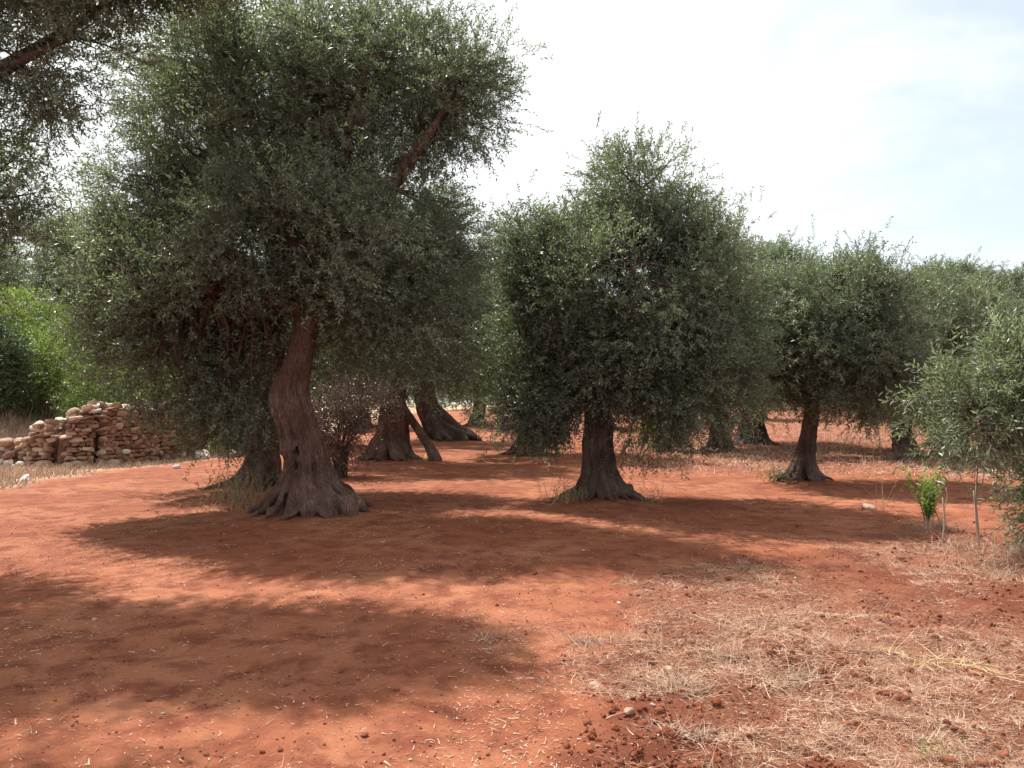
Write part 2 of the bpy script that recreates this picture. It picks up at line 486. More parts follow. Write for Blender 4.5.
MOUNDS = []   # (x, y, radius, height) soil heaped round the trunks
def ground_z(x, y, detail=True):
    x = np.asarray(x, float); y = np.asarray(y, float)
    z = terrain(x, y)
    for mx, my, mr, mh in MOUNDS:
        z = z + mh * np.exp(-((x - mx) ** 2 + (y - my) ** 2) / (mr * mr))
    if detail:
        for c, a, y0, y1 in ((-1.35, .10, 2, 17), (.02, .10, 2, 17), (-5.6, .28, 7, 16), (-7.0, .28, 7, 16)):
            dx = x - (c + a * 1.2 * np.sin(y * .38 + c) + (a - .10) * (y - 8)) + noise2(x, y, .5, 91) * .08
            z = z + (-.020 * np.exp(-(dx / .11) ** 2) + .010 * np.exp(-((np.abs(dx) - .19) / .06) ** 2)) * sstep(y0, y0 + 1, y) * (1 - sstep(y1 - 3, y1, y)) * (.4 + noise2(x, y, 1.3, 92) * 1.2)
        r = roughness(x, y)
        z = z + noise2(x, y, .9, 31) * .030 + noise2(x, y, .33, 32) * .014 + noise2(x, y, .12, 33) * .006 + noise2(x, y + .35 * x, .09, 37) * .004
        z = z + r * (noise2(x, y, .42, 34) * .06 + noise2(x, y, .17, 35) * .055 + noise2(x, y, .08, 36) * .034)
    return z

TREES = dict(main=(-2.92, 11.6), behind=(-4.75, 15.3), leaning=(-3.35, 22.6), fourth=(-3.05, 33.0),
             mid=(1.50, 13.6), right=(6.0, 16.4), young=(5.72, 8.6))
MOUNDS += [(-2.92, 11.6, 1.35, .10), (-4.75, 15.3, 1.2, .10), (1.5, 13.6, .95, .09), (6.0, 16.4, .8, .10), (-3.35, 22.6, 1.4, .08), (-3.0, 33, 1.5, .1)]

def axis(parts):
    out = [parts[0][0]]
    for a, b, s in parts:
        n = max(1, int(round((b - a) / s)))
        out += list(np.linspace(a, b, n + 1)[1:])
    return np.array(out)
gx = axis([(-400, -120, 40), (-120, -40, 5), (-40, -16, .8), (-16, -6, .2), (-6, 7.5, .042), (7.5, 14, .12), (14, 40, .7), (40, 120, 5), (120, 400, 40)])
gy = axis([(-60, -6, 4), (-6, 2.6, .3), (2.6, 7.5, .035), (7.5, 12, .055), (12, 20, .11), (20, 32, .25), (32, 70, .9), (70, 150, 6), (150, 900, 50)])
X, Y = np.meshgrid(gx, gy)
Z = ground_z(X, Y)
gb = Buf()
nx, ny = len(gx), len(gy)
i, j = np.meshgrid(np.arange(ny - 1), np.arange(nx - 1), indexing='ij')
Q = np.stack([i * nx + j, i * nx + j + 1, (i + 1) * nx + j + 1, (i + 1) * nx + j], -1).reshape(-1, 4)
gb.add(np.stack([X, Y, Z], -1).reshape(-1, 3), Q)
ground = gb.build('ground', M_soil, smooth=True)
tag(ground, kind='structure', label='red soil of the olive grove, smooth track on the left and tilled strawy soil on the right')
for nm, val in (('rough', roughness(X, Y)), ('bank', bank(X, Y)),
                ('straw', np.clip(roughness(X, Y) * sstep(-.22, .22, noise2(X, Y, 1.1, 51) + .5 * noise2(X, Y, .4, 52)) + .04, 0, 1))):
    a = ground.data.attributes.new(nm, 'FLOAT', 'POINT')
    a.data.foreach_set('value', val.astype(np.float32).ravel())

# ------------------------------------------------------------------ olive trees
def make_crown(lobes, n_clumps, per, nleaf, ll, lw, seed, clump_r=.34, spray_L=(.17, .34), zdroop=1.6, up=.25,
               cut=None, mats=None, shoots=0, twig=.004, shell=.5):
    r = np.random.default_rng(seed)
    w = np.array([lb[6] if len(lb) > 6 else lb[3] * lb[4] + lb[4] * lb[5] + lb[3] * lb[5] for lb in lobes]); w = w / w.sum()
    C, U = [], []
    KD = unit(r.normal(size=(13, 3)) + [0, 0, .2])
    while len(C) < n_clumps:
        lb = lobes[r.choice(len(lobes), p=w)]
        u = unit(r.normal(size=3))
        rho = shell + (1 - shell) * math.sqrt(r.random())
        if r.random() < .16:
            kd = KD[r.integers(len(KD))]; u = unit(kd + r.normal(size=3) * .10); rho = 1.0 + .20 * r.random()
        c = np.array(lb[:3]) + u * np.array(lb[3:6]) * rho
        if cut is not None and cut(c): continue
        C.append(c); U.append(u * rho)
    C = np.array(C); U = np.array(U)
    N = n_clumps * per
    ci = np.repeat(np.arange(n_clumps), per)
    cr = clump_r * (0.6 + 0.8 * r.random(n_clumps))
    off = r.normal(size=(N, 3)) * cr[ci][:, None] * .55
    P = C[ci] + off
    low = sstep(zdroop, zdroop * .4, P[:, 2])
    D = U[ci] * .7 + off / cr[ci][:, None] * .55 + r.normal(size=(N, 3)) * .45
    D[:, 2] += up - low * .75
    D = unit(D)
    L = spray_L[0] + (spray_L[1] - spray_L[0]) * r.random(N)
    tint = np.clip(.42 + .20 * r.normal(size=n_clumps)[ci] + .14 * r.normal(size=N), 0, 1)
    b = Buf()
    sprays(b, P, D, L, nleaf, ll, lw, r, droop=.12, tint=tint, twig=twig)
    if shoots:
        zt = np.quantile(C[:, 2] + .4 * np.linalg.norm(U[:, :2], axis=1), .62)
        cand = np.where(C[:, 2] > zt)[0]
        k = r.choice(cand, shoots)
        P = C[k] + r.normal(size=(shoots, 3)) * .25
        D = unit(np.stack([r.normal(size=shoots) * .35 + U[k, 0] * .5, r.normal(size=shoots) * .35 + U[k, 1] * .5, np.full(shoots, 1.)], 1))
        L = .28 + .30 * r.random(shoots)
        sprays(b, P, D, L, int(nleaf * 1.6), ll, lw, r, droop=.02, tint=np.clip(.5 + .15 * r.normal(size=shoots), 0, 1), twig=twig, spread=.6)
    return b, C

def make_limbs(T, anchors, C, r, r0=.16, r1=.045, start=None):
    """limbs from the fork T to each anchor, with thin branches reaching every clump"""
    bufs = []
    A = np.array(anchors, float)
    paths = []
    for k, a in enumerate(A):
        s = np.array(start[k] if start is not None else T, float)
        m1 = s * .62 + a * .38 + np.array([*r.normal(size=2) * .14, .12])
        m2 = s * .28 + a * .72 + np.array([*r.normal(size=2) * .16, r.normal() * .1])
        paths.append(curve([s, m1, m2, a], 14))
        b = Buf()
        tube(b, paths[-1], np.linspace(r0, r1, 14) * (.8 + .3 * r.random()), 9)
        bufs.append(b)
    allp = np.array(paths)
    for c in C:
        d = np.linalg.norm(allp - c, axis=2)
        d = d + np.where(np.arange(14) < 4, .6, 0)[None, :]
        k, i_ = np.unravel_index(np.argmin(d), d.shape)
        s = allp[k, i_]
        if np.linalg.norm(c - s) < .1: continue
        m = (s + c) / 2 + r.normal(size=3) * .1 * np.linalg.norm(c - s)
        L = np.linalg.norm(c - s)
        tube(bufs[k], curve([s, m, c], 6), np.linspace(.012 + .012 * L, .006, 6), 5)
    return bufs

def make_trunk(ctrl, seed, folds=9, fold=.16, roots=12, root_r=.09, root_len=.7, cleft=None, extra=None, twist=.5, voxel=.028, flare_h=.5, rootz=.32, knots=9):
    """ctrl: (x, y, z, radius_x) from the ground up; fluted, flared and rooted, welded into one surface"""
    r = np.random.default_rng(seed)
    ctrl = np.array(ctrl, float)
    n = 60
    cp = curve(ctrl[:, :3], n)
    rad = np.interp(np.linspace(0, 1, n), np.linspace(0, 1, len(ctrl)), ctrl[:, 3])
    hh = cp[:, 2]
    H = hh[-1]
    ph = r.random(6) * 6.28
    def rf(t, a):
        z = np.interp(t, np.linspace(0, 1, n), hh)
        k = .45 + 1.15 * np.exp(-z / .75)
        aa = a + twist * z
        f = np.abs(np.sin(aa * folds / 2 + ph[0] + .4 * np.sin(z * 3 + ph[1]))) - .6
        g = np.abs(np.sin(aa * (folds - 3) / 2 * 1.0 + ph[2] + .6 * np.sin(z * 2.1))) - .6
        m = 1 + fold * k * (f * .7 + g * .5) + .07 * np.sin(2 * aa + ph[3] + z * 1.3) + .04 * np.sin(3 * a + z * 5 + ph[4])
        m = m + .05 * np.sin(z * 7 + 2 * a + ph[5]) * np.sin(z * 4.3 + a)
        if cleft:
            for (ca, cw, z0, z1, dep) in cleft:
                da = (a - ca + math.pi) % (2 * math.pi) - math.pi
                m = m - dep * np.exp(-(da / cw) ** 2) * sstep(z0, z0 + .15, z) * (1 - sstep(z1 - .25, z1, z))
        return m
    b = Buf()
    cpt = cp.copy(); cpt[0, 2] -= .15
    tube(b, cpt, rad, 96, rfun=rf)
    R0 = ctrl[0, 3]
    for k in range(roots):
        a = (k + r.random() * .7) / roots * 2 * math.pi
        d = np.array([math.cos(a), math.sin(a), 0])
        d2 = np.array([math.cos(a + r.normal() * .35), math.sin(a + r.normal() * .35), 0])
        z0 = rootz * (.7 + .8 * r.random()); ln = root_len * (.6 + .7 * r.random())
        base = np.array([ctrl[0, 0], ctrl[0, 1], 0])
        def on(zz, f):
            i_ = np.argmin(np.abs(hh - zz))
            return np.array([cp[i_, 0], cp[i_, 1], 0]) + d * rad[i_] * f + np.array([0, 0, zz])
        s = on(z0 * 1.3 + .12, .72)
        p1 = on(z0, .99)
        p2 = on(z0 * .5, 1.06)
        p3 = on(.05, 1.0) + d2 * ln * .25
        p4 = on(.0, 1.0) + d2 * ln * .6 + np.array([0, 0, -.005])
        p5 = on(.0, 1.0) + d2 * ln + np.array([*r.normal(size=2) * .05, -.12])
        rr = root_r * (.55 + 1.0 * r.random())
        tube(b, curve([s, p1, p2, p3, p4, p5], 18), np.interp(np.linspace(0, 1, 18), [0, .3, .6, 1], [rr * 1.1, rr * 1.05, rr * .85, rr * .25]), 10)
    for k in range(knots):
        zz = r.uniform(.1, min(2.2, H * .8)); a = r.random() * 6.28
        i_ = int(np.argmin(np.abs(hh - zz)))
        c = cp[i_] + np.array([math.cos(a), math.sin(a), 0]) * rad[i_] * .90
        q = r.uniform(.07, .17) * (rad[i_] / .3)
        stone(b, c, (q, q, q * r.uniform(1.0, 2.2)), r, a, power=2.0, rough=.5, tilt=.3)
    if extra:
        for pts, rs in extra:
            pts = np.array(pts, float)
            tube(b, curve(pts, 24), np.interp(np.linspace(0, 1, 24), np.linspace(0, 1, len(rs)), rs), 14,
                 rfun=lambda t, a: 1 + .12 * np.sin(3 * a + 4 * t) + .08 * np.sin(5 * a + 9 * t))
    return b

def remesh(o, voxel, disp=.0):
    md = o.modifiers.new('weld', 'REMESH'); md.mode = 'VOXEL'; md.voxel_size = voxel; md.use_smooth_shade = True
    if disp:
        tx = bpy.data.textures.new('bark_relief', 'CLOUDS'); tx.noise_scale = .11; tx.noise_depth = 3
        d = o.modifiers.new('relief', 'DISPLACE'); d.texture = tx; d.strength = disp; d.mid_level = .5; d.texture_coords = 'LOCAL'
    return o

GROUP = 'olive trees standing in the grove'
def assemble(name, label, xy, trunk_buf, limb_bufs, crown_buf, bark, leafm, voxel=.03, disp=.03, crown_label=None, zoff=0.0, cat='olive tree', group=GROUP):
    z = float(ground_z(xy[0], xy[1], False)) + zoff
    root = empty(name, (xy[0], xy[1], z))
    tag(root, label, cat, group)
    t = trunk_buf.build('trunk', bark, root, smooth=True)
    if voxel: remesh(t, voxel, disp)
    for b in limb_bufs:
        b.build('limb', bark, root, smooth=True)
    crown_buf.build('crown', [leafm, M_twig], root)
    return root

# ---- the big tree on the left (local coordinates, z from its foot)
def lift(c): return c
def main_tree():
    s = 1.0
    # crown lobes: x, y, z, rx, ry, rz
    lobes = [(-.4, .9, 5.3, 2.5, 1.6, 2.2), (.9, .9, 6.6, 1.6, 1.3, 1.2), (-1.7, .8, 4.0, 1.75, 1.2, 1.8), (1.3, .3, 4.3, 1.1, 1.2, 1.6),
             (-.6, 1.6, 7.2, 2.5, 1.4, 1.1), (-2.1, .3, 2.7, 1.3, .8, 1.0), (-1.5, -.2, 2.7, 1.1, .9, 1.1), (1.2, .1, 2.9, 1.0, .8, .95),
             (2.1, .3, 6.3, .75, .8, .9), (.5, .2, 3.2, 1.2, .8, .9), (-1.9, 1.7, 6.4, 1.3, 1.1, 1.1), (-1.1, .3, 1.9, .7, .5, .75, 1.6), (-.1, -1.0, 3.75, 1.3, .6, .8, 3), (-2.2, .2, 2.05, .8, .8, .6, 1.8), (-2.8, 1.0, 3.4, .9, .8, 1.1, 3), (-1.3, .8, 1.4, .55, .6, .5, 1.2), (-3.1, 1.6, 5.0, .65, .7, 1.0, 2.0)]
    def cut(c):
        # the air round the trunk and the open notch under the high right-hand bough
        if c[2] < 2.75 and abs(c[0] + .1) < .55 and c[1] < .7: return True
        if c[2] < 2.1 and -.75 < c[0] < .95: return True
        if 1.7 < c[0] and 4.4 < c[2] < 5.5: return True
        return c[2] < 1.1
    cb, C = make_crown(lobes, 760, 46, 11, .062, .0190, 5, clump_r=.36, zdroop=2.3, cut=cut, shoots=260, shell=.45)
    # a few thin, airy sprigs out on the right
    T = (.18, 0, 2.9)
    r = np.random.default_rng(7)
    anchors = [(1.7, .3, 5.7), (.8, .2, 6.7), (-1.2, .4, 6.4), (-2.0, .6, 4.7), (-2.4, -.6, 3.3), (1.4, .9, 4.0), (.2, 1.5, 6.6), (-1.5, 1.5, 5.2), (2.1, .3, 6.4), (-.2, 1.2, 7.4)]
    starts = [(.12, 0, 2.75)] * len(anchors)
    lb = make_limbs(T, anchors, C, r, .125, .04, starts)
    k = 1 / 69.0
    ctrl = [(.02, .0, .0, .66), (.0, .02, .13, .56), (-.03, 0, .30, .43), (-.06, 0, .58, .33), (-.12, 0, .94, .275), (-.18, 0, 1.2, .26), (-.26, 0, 1.45, .265),
            (-.30, 0, 1.62, .265), (-.27, 0, 1.85, .22), (-.17, 0, 2.2, .17), (-.09, 0, 2.57, .16), (.03, 0, 2.9, .21), (.10, 0, 3.1, .12)]
    tb = make_trunk(ctrl, 3, folds=15, fold=.46, roots=19, root_r=.050, root_len=.30, cleft=[(1.40, .21, .22, 1.2, .85), (.75, .14, .10, .9, .42), (2.25, .14, .08, .85, .42), (1.05, .07, .05, .6, .22), (1.9, .08, .05, .55, .22), (2.65, .09, .1, .6, .2)], twist=.28, rootz=.34, knots=22)
    return assemble('olive_tree', 'largest old olive with a bent fluted trunk and knotted root skirt',
                    TREES['main'], tb, lb, cb, M_bark, M_olive, voxel=.022, disp=.035)
main_tree()

def generic(name, label, key, ctrl, lobes, nc, per, nl, ll, lw, seed, cut=None, shoots=120, roots=14, root_r=.07, root_len=.5, T=None, anchors=(), leafm=None, bark=None,
            extra=None, voxel=.03, zdroop=1.5, fold=.34, cleft=None, clump_r=.33, r0=.12, up=.25, twist=.5, shell=.5, rootz=.28, spray_L=(.17, .34), disp=.03):
    cb, C = make_crown(lobes, nc, per, nl, ll, lw, seed, cut=cut, shoots=shoots, zdroop=zdroop, clump_r=clump_r, up=up, shell=shell, spray_L=spray_L)
    lb = make_limbs(T, anchors, C, np.random.default_rng(seed + 1), r0, .035)
    tb = make_trunk(ctrl, seed + 2, folds=11, fold=fold, roots=roots, root_r=root_r, root_len=root_len, extra=extra, cleft=cleft, twist=twist, rootz=rootz)
    return assemble(name, label, key, tb, lb, cb, bark or M_bark_dark, leafm or M_olive, voxel=voxel, disp=disp)

# ---- second stem row: dark tree just behind the big one
generic('olive_tree', 'dark olive trunk half hidden directly behind the largest tree', TREES['behind'],
        [(-.12, 0, 0, .46), (-.08, 0, .2, .36), (0, 0, .6, .27), (.05, 0, 1.3, .26), (.12, 0, 2.2, .24), (.2, 0, 3.0, .22), (.25, 0, 3.3, .1)],
        [(.2, .6, 4.6, 2.2, 1.2, 1.9), (-1.3, .3, 3.1, 1.3, .9, 1.2), (1.6, .2, 3.6, 1.2, 1.0, 1.2), (.6, 1.0, 5.8, 1.8, 1.0, 1.1)],
        260, 34, 11, .075, .021, 41, cut=lambda c: c[2] < 1.3 or (c[2] < 2.2 and abs(c[0]) < .6), T=(.2, 0, 3.0),
        anchors=[(-1.2, 0, 3.9), (1.5, 0, 4.2), (.2, -1, 5.2), (.4, 1, 5.4), (.2, 0, 6.3)], roots=10)

# ---- tree with the leaning prop-like second stem
generic('olive_tree', 'old olive with a pale stem leaning against its trunk like a prop', TREES['leaning'],
        [(-.15, 0, 0, .68), (-.12, 0, .2, .54), (-.05, 0, .6, .42), (0, 0, 1.1, .36), (.0, 0, 1.8, .34), (-.1, 0, 2.5, .32), (-.1, 0, 2.8, .15)],
        [(-.2, 0, 4.7, 2.7, 2.3, 2.4), (1.7, -.1, 3.6, 1.5, 1.5, 1.6), (-1.3, -.5, 2.6, 1.3, 1.2, 1.3), (.5, -.5, 2.7, 1.2, .9, 1.1), (.4, 0, 6.3, 2.0, 1.9, 1.5)],
        330, 36, 11, .082, .024, 51, cut=lambda c: c[2] < 1.0 or (c[2] < 1.5 and c[0] > .2), T=(-.1, 0, 2.5),
        anchors=[(-1.7, 0, 3.8), (1.8, 0, 4.0), (-.2, -1.2, 4.9), (.1, 1.2, 5.2), (.3, 0, 6.2), (-1.3, -.5, 2.9), (.6, -.7, 3.0)],
        extra=[([(1.25, -.25, -.1), (1.08, -.22, .3), (.70, -.15, .85), (.28, -.05, 1.45), (.0, 0, 1.9)], [.19, .14, .12, .11, .1])],
        bark=M_bark, roots=14, root_len=.5, root_r=.08)

# ---- fourth along the row, leaning with a long flared foot
generic('olive_tree', 'dark olive leaning left with one long root flaring out, behind the propped olive', TREES['fourth'],
        [(.2, 0, 0, .95), (.1, 0, .25, .72), (-.15, 0, .7, .52), (-.45, 0, 1.4, .42), (-.6, 0, 2.2, .38), (-.6, 0, 2.9, .15)],
        [(-.3, 0, 4.7, 2.9, 2.5, 2.3), (1.2, 0, 3.4, 1.7, 1.6, 1.4), (-2.0, 0, 3.2, 1.5, 1.5, 1.5), (.3, 0, 6.0, 2.2, 2.0, 1.3)],
        240, 30, 10, .10, .032, 61, cut=lambda c: c[2] < 1.5, T=(-.6, 0, 2.6),
        anchors=[(-1.8, 0, 3.8), (1.4, 0, 4.0), (-.2, -1.2, 4.9), (.1, 1.2, 5.2), (.2, 0, 6.0)],
        extra=[([(-.2, -.1, 1.2), (.3, -.1, .75), (.8, -.1, .38), (1.35, -.15, .12), (1.8, -.15, -.1)], [.3, .28, .24, .2, .1])], roots=10, voxel=.04)

# ---- the middle tree
generic('olive_tree', 'round-crowned olive in the middle with short straight dark trunk standing in dry weeds', TREES['mid'],
        [(.05, 0, 0, .48), (.02, 0, .12, .38), (-.02, 0, .4, .275), (-.05, 0, .8, .24), (-.03, 0, 1.2, .23), (.0, 0, 1.7, .23), (.1, 0, 2.2, .25), (.15, 0, 2.5, .12)],
        [(.42, 0, 3.25, 1.82, 1.65, 1.75), (.62, 0, 5.0, .72, .85, .85), (1.25, 0, 4.55, .6, .7, .55), (-.5, .1, 3.25, .95, 1.1, 1.0), (1.3, 0, 3.8, .85, 1.0, .9), (-.85, 0, 2.15, 1.0, .8, 1.1),
         (1.55, 0, 2.1, 1.15, 1.3, 1.25), (1.0, -.3, 1.6, .8, .8, .8), (-1.25, 0, 4.3, .4, .4, .5), (1.95, 0, 4.15, .5, .55, .4), (2.05, .1, 3.0, .65, .8, .9), (-1.15, -.1, 1.4, .6, .7, .6, 1.5), (.1, .2, 2.2, 1.0, 1.0, .7)],
        540, 46, 11, .064, .0205, 71, cut=lambda c: c[2] < 1.05 + .28 * math.sin(c[0] * 4.1 + 1) + .2 * math.sin(c[1] * 5) or (-.6 < c[0] < .45 and c[2] < 1.7), T=(.1, 0, 2.2),
        anchors=[(-1.0, -.3, 3.9), (1.6, -.2, 4.0), (.5, -.9, 4.0), (.6, 1.0, 4.2), (.7, 0, 5.2), (-.9, .3, 2.6), (1.7, .2, 2.7)],
        roots=16, root_r=.05, root_len=.32, cleft=[(1.85, .16, .25, .85, .6)], voxel=.022, zdroop=2.0, shoots=230, fold=.26)

# ---- the right tree
generic('olive_tree', 'smaller olive on the right with slim dark trunk leaning right and a domed crown', TREES['right'],
        [(-.05, 0, 0, .37), (-.05, 0, .14, .27), (-.02, 0, .4, .19), (.05, 0, .8, .155), (.13, 0, 1.25, .15), (.25, 0, 1.8, .16), (.3, 0, 2.1, .1)],
        [(.6, 0, 2.95, 1.6, 1.6, 1.4), (.3, 0, 3.6, 1.2, 1.2, .8), (1.4, 0, 3.2, .85, 1.0, .9), (-.5, 0, 2.5, .85, .9, 1.0), (-.45, .1, 3.2, .6, .7, .6), (1.55, 0, 2.2, .8, .9, .95), (.6, -.6, 2.2, .9, .7, .8)],
        330, 44, 11, .070, .021, 81, cut=lambda c: c[2] < .95 + .28 * math.sin(c[0] * 4.7) or (abs(c[0] - .1) < .4 and c[2] < 1.25), T=(.28, 0, 1.85),
        anchors=[(-.4, -.2, 2.9), (1.4, -.2, 3.1), (.5, -.8, 3.2), (.6, .8, 3.4), (.5, 0, 4.1), (1.6, 0, 2.3)],
        roots=11, root_r=.042, root_len=.35, voxel=.02, zdroop=1.9, shoots=180)

# ---- the near young tree at the right edge
generic('olive_tree', 'young silvery olive at the right edge, closest tree, its branches hanging over pale stakes', TREES['young'],
        [(.0, 0, 0, .12), (.0, 0, .2, .09), (.03, 0, .6, .08), (.08, 0, 1.0, .075), (.15, 0, 1.4, .06), (.2, 0, 1.6, .03)],
        [(.6, 0, 1.85, 1.1, .9, .6, 4), (-.15, 0, 1.95, .5, .5, .38, 1.8), (-.7, 0, 1.6, .42, .42, .36, 1.6), (-.9, -.1, 1.4, .25, .3, .25, .6), (-.35, 0, 1.4, .42, .4, .35, 1.2), (.35, 0, 1.1, .45, .4, .5, 1.5),
         (.12, 0, .65, .2, .25, .45, .9), (.15, 0, .3, .2, .25, .3, .7)],
        132, 22, 12, .078, .0185, 91, cut=lambda c: c[2] < .12 or (c[0] < -.2 and c[2] < 1.25), T=(.15, 0, 1.15), leafm=M_silver,
        anchors=[(-.75, 0, 1.6), (.9, 0, 1.8), (-.2, -.2, 2.0), (.2, .5, 1.9), (-.5, -.1, 1.15), (.3, -.3, 1.3)], roots=4, root_r=.02, root_len=.2, voxel=.012, disp=.006, zdroop=1.2, clump_r=.20,
        r0=.035, shoots=40, up=.2, spray_L=(.25, .5), rootz=.08)

# ---- tree beyond the left edge whose boughs cross the top left corner and whose shadow lies in the foreground
generic('olive_tree', 'olive outside the left edge whose dark bough and thin foliage cross the top left corner', (-7.0, 8.6),
        [(0, 0, 0, .7), (.0, 0, .3, .5), (0, 0, 1.0, .42), (-.1, 0, 2.2, .36), (-.1, 0, 3.6, .3), (.0, 0, 4.6, .2), (.05, 0, 4.9, .1)],
        [(1.95, .62, 7.0, 2.1, .75, .6, 10.5), (1.9, -1.8, 7.1, 1.0, .36, .35, 2.8), (.2, .1, 6.9, 1.2, .7, .6, 2.2), (1.9, .2, 5.45, .8, .6, .6, 1.3), (1.5, .2, 4.4, .65, .5, .6, 1.0), (1.05, .3, 3.4, .5, .45, .5, .7)],
        330, 44, 12, .064, .019, 101, cut=lambda c: c[2] < 2.2, T=(-.05, 0, 4.5),
        anchors=[(2.1, .2, 5.7), (4.0, .6, 7.1), (.0, -.2, 6.9), (2.0, -1.7, 7.1), (1.0, .6, 6.9), (1.0, .3, 3.8)], r0=.075, zdroop=2.5, shoots=60, shell=.35)

# ---- grove trees farther off: three kinds built once, then copied with their parts
def proto(seed, kind):
    if kind == 0:
        lobes = [(0, 0, 4.0, 2.3, 2.3, 2.1), (1.3, 0, 3.0, 1.3, 1.4, 1.5), (-1.3, .2, 3.1, 1.3, 1.4, 1.5), (.2, 0, 5.2, 1.6, 1.6, 1.2)]
        tr = [(0, 0, 0, .6), (0, 0, .2, .45), (.05, 0, .8, .33), (.1, 0, 1.6, .3), (.1, 0, 2.4, .2)]
    elif kind == 1:
        lobes = [(0, 0, 3.6, 2.6, 2.4, 1.8), (1.4, .3, 2.7, 1.4, 1.3, 1.4), (-1.5, 0, 3.7, 1.2, 1.4, 1.3), (-.6, 0, 4.8, 1.5, 1.5, 1.0)]
        tr = [(0, 0, 0, .5), (0, 0, .2, .36), (-.1, 0, .8, .28), (-.15, 0, 1.6, .25), (-.1, 0, 2.4, .18)]
    else:
        lobes = [(0, 0, 3.3, 1.9, 1.9, 2.0), (.8, 0, 4.5, 1.2, 1.2, 1.3), (-.9, 0, 4.1, 1.1, 1.2, 1.1), (.2, 0, 2.3, 1.7, 1.6, 1.2)]
        tr = [(0, 0, 0, .42), (0, 0, .2, .3), (.08, 0, .8, .24), (.1, 0, 1.6, .2), (.1, 0, 2.4, .12)]
    return generic('olive_tree', 'x', (0, 0), tr, lobes, 210, 30, 10, .10, .030, seed, cut=lambda c: c[2] < .9, T=(0, 0, 2.1),
                   anchors=[(-1.2, 0, 3.4), (1.2, 0, 3.4), (0, -1.1, 3.8), (0, 1.1, 3.8), (0, 0, 4.8)], roots=8, voxel=.05, disp=.03, shoots=160)

far = [  # x, y, scale, kind, rot, label
    (.55, 25.5, 1.13, 0, .3, 'pale green olive crown filling the gap between the big tree and the round middle one'),
    (7.0, 27.0, 1.06, 1, 1.2, 'light green olive showing between the middle tree and the domed right one'),
    (9.3, 31.0, 1.22, 0, 4.6, 'pale olive crown closing the notch between the middle tree and the slim trunked one'),
    (11.3, 23.0, 1.0, 2, 2.2, 'tall olive with slim dark trunk rising just behind the right side of the domed crown'),
    (16.2, 30.0, 1.06, 0, 4.0, 'grey olive with rounded top behind the young silvery tree'),
    (13.3, 24.6, .88, 2, 5.0, 'olive whose thin trunk shows between the bright green sapling and the young olive'),
    (15.0, 27.0, 1.0, 1, 3.4, 'grey olive crown just above the hanging branches of the young silvery tree'),
    (18.6, 29.0, 1.0, 0, 2.0, 'grey olive crown cut off by the right edge above the young silvery tree'),
    (19.5, 36.0, 1.15, 2, .9, 'olive at the far right edge behind the row of grey crowns'),
    (-2.0, 46.0, 1.2, 1, 2.9, 'distant olive with dark trunk at the end of the red alley'),
    (5.2, 44.0, 1.2, 2, 1.7, 'distant olive beyond the middle tree, right of the alley'),
    (10.0, 52.0, 1.1, 0, 3.3, 'distant olive at the back edge of the stubble field, left of the slim trunk'),
    (17.0, 55.0, 1.1, 1, 5.5, 'distant olive at the back edge of the stubble field, right of the slim trunk'),
    (25.5, 58.0, 1.2, 2, .2, 'distant olive behind the stubble on the far right'),
    (-7.2, 30.0, 1.15, 2, 4.4, 'olive behind the right end of the stone wall'),
    (-8.5, 45.0, 1.2, 0, 2.5, 'distant olive seen beneath the big crown'),
    (-14.5, 33.0, 1.1, 1, .8, 'grey green olive rising behind the stone wall'),
    (-20.0, 36.0, 1.5, 1, 3.9, 'tall grey olive filling the gap at the left edge behind the bright bushes'),
    (-22.0, 31.0, 1.15, 0, 5.2, 'hazy olive beyond the bushes at the left edge'),
    (8.4, 70.0, 1.3, 1, 1.0, 'farthest olive seen past the middle tree'),
    (-1.0, 72.0, 1.3, 2, 3.0, 'farthest olive closing the alley'),
]
protos = {}
used = set()
for (x, y, s, k, rot, lab) in far:
    z = float(ground_z(x, y, False)) - .03
    if k not in protos:
        t = protos[k] = proto(200 + k * 10, k)
    else:
        t = protos[k].copy(); col.objects.link(t)
        for ch in protos[k].children:
            c = ch.copy(); col.objects.link(c); c.parent = t
    t.location = (x, y, z); t.rotation_euler = (0, 0, rot); t.scale = (s, s, s)
    t['label'] = lab; t['group'] = 'farther olive trees of the grove'

# far wood closing the horizon: one mass nobody could count
r = np.random.default_rng(301)
b = Buf()
for k in range(330):
    a = r.uniform(-1.05, 1.05); d = r.uniform(92, 125)
    x, y = d * math.sin(a), d * math.cos(a)
    n = 110
    P = np.array([x, y, 2.8 + float(terrain(x, y))]) + r.normal(size=(n, 3)) * np.array([1.9, 1.5, 1.2])
    sprays(b, P, unit(r.normal(size=(n, 3)) + [0, 0, .4]), np.full(n, .9), 5, .42, .2, r, twig=0, tint=np.clip(.4 + .2 * r.normal(size=n), 0, 1))
tag(b.build('far_woods', [M_olive, M_twig]), 'far grey green wood closing the horizon behind the grove', 'woods', kind='stuff')

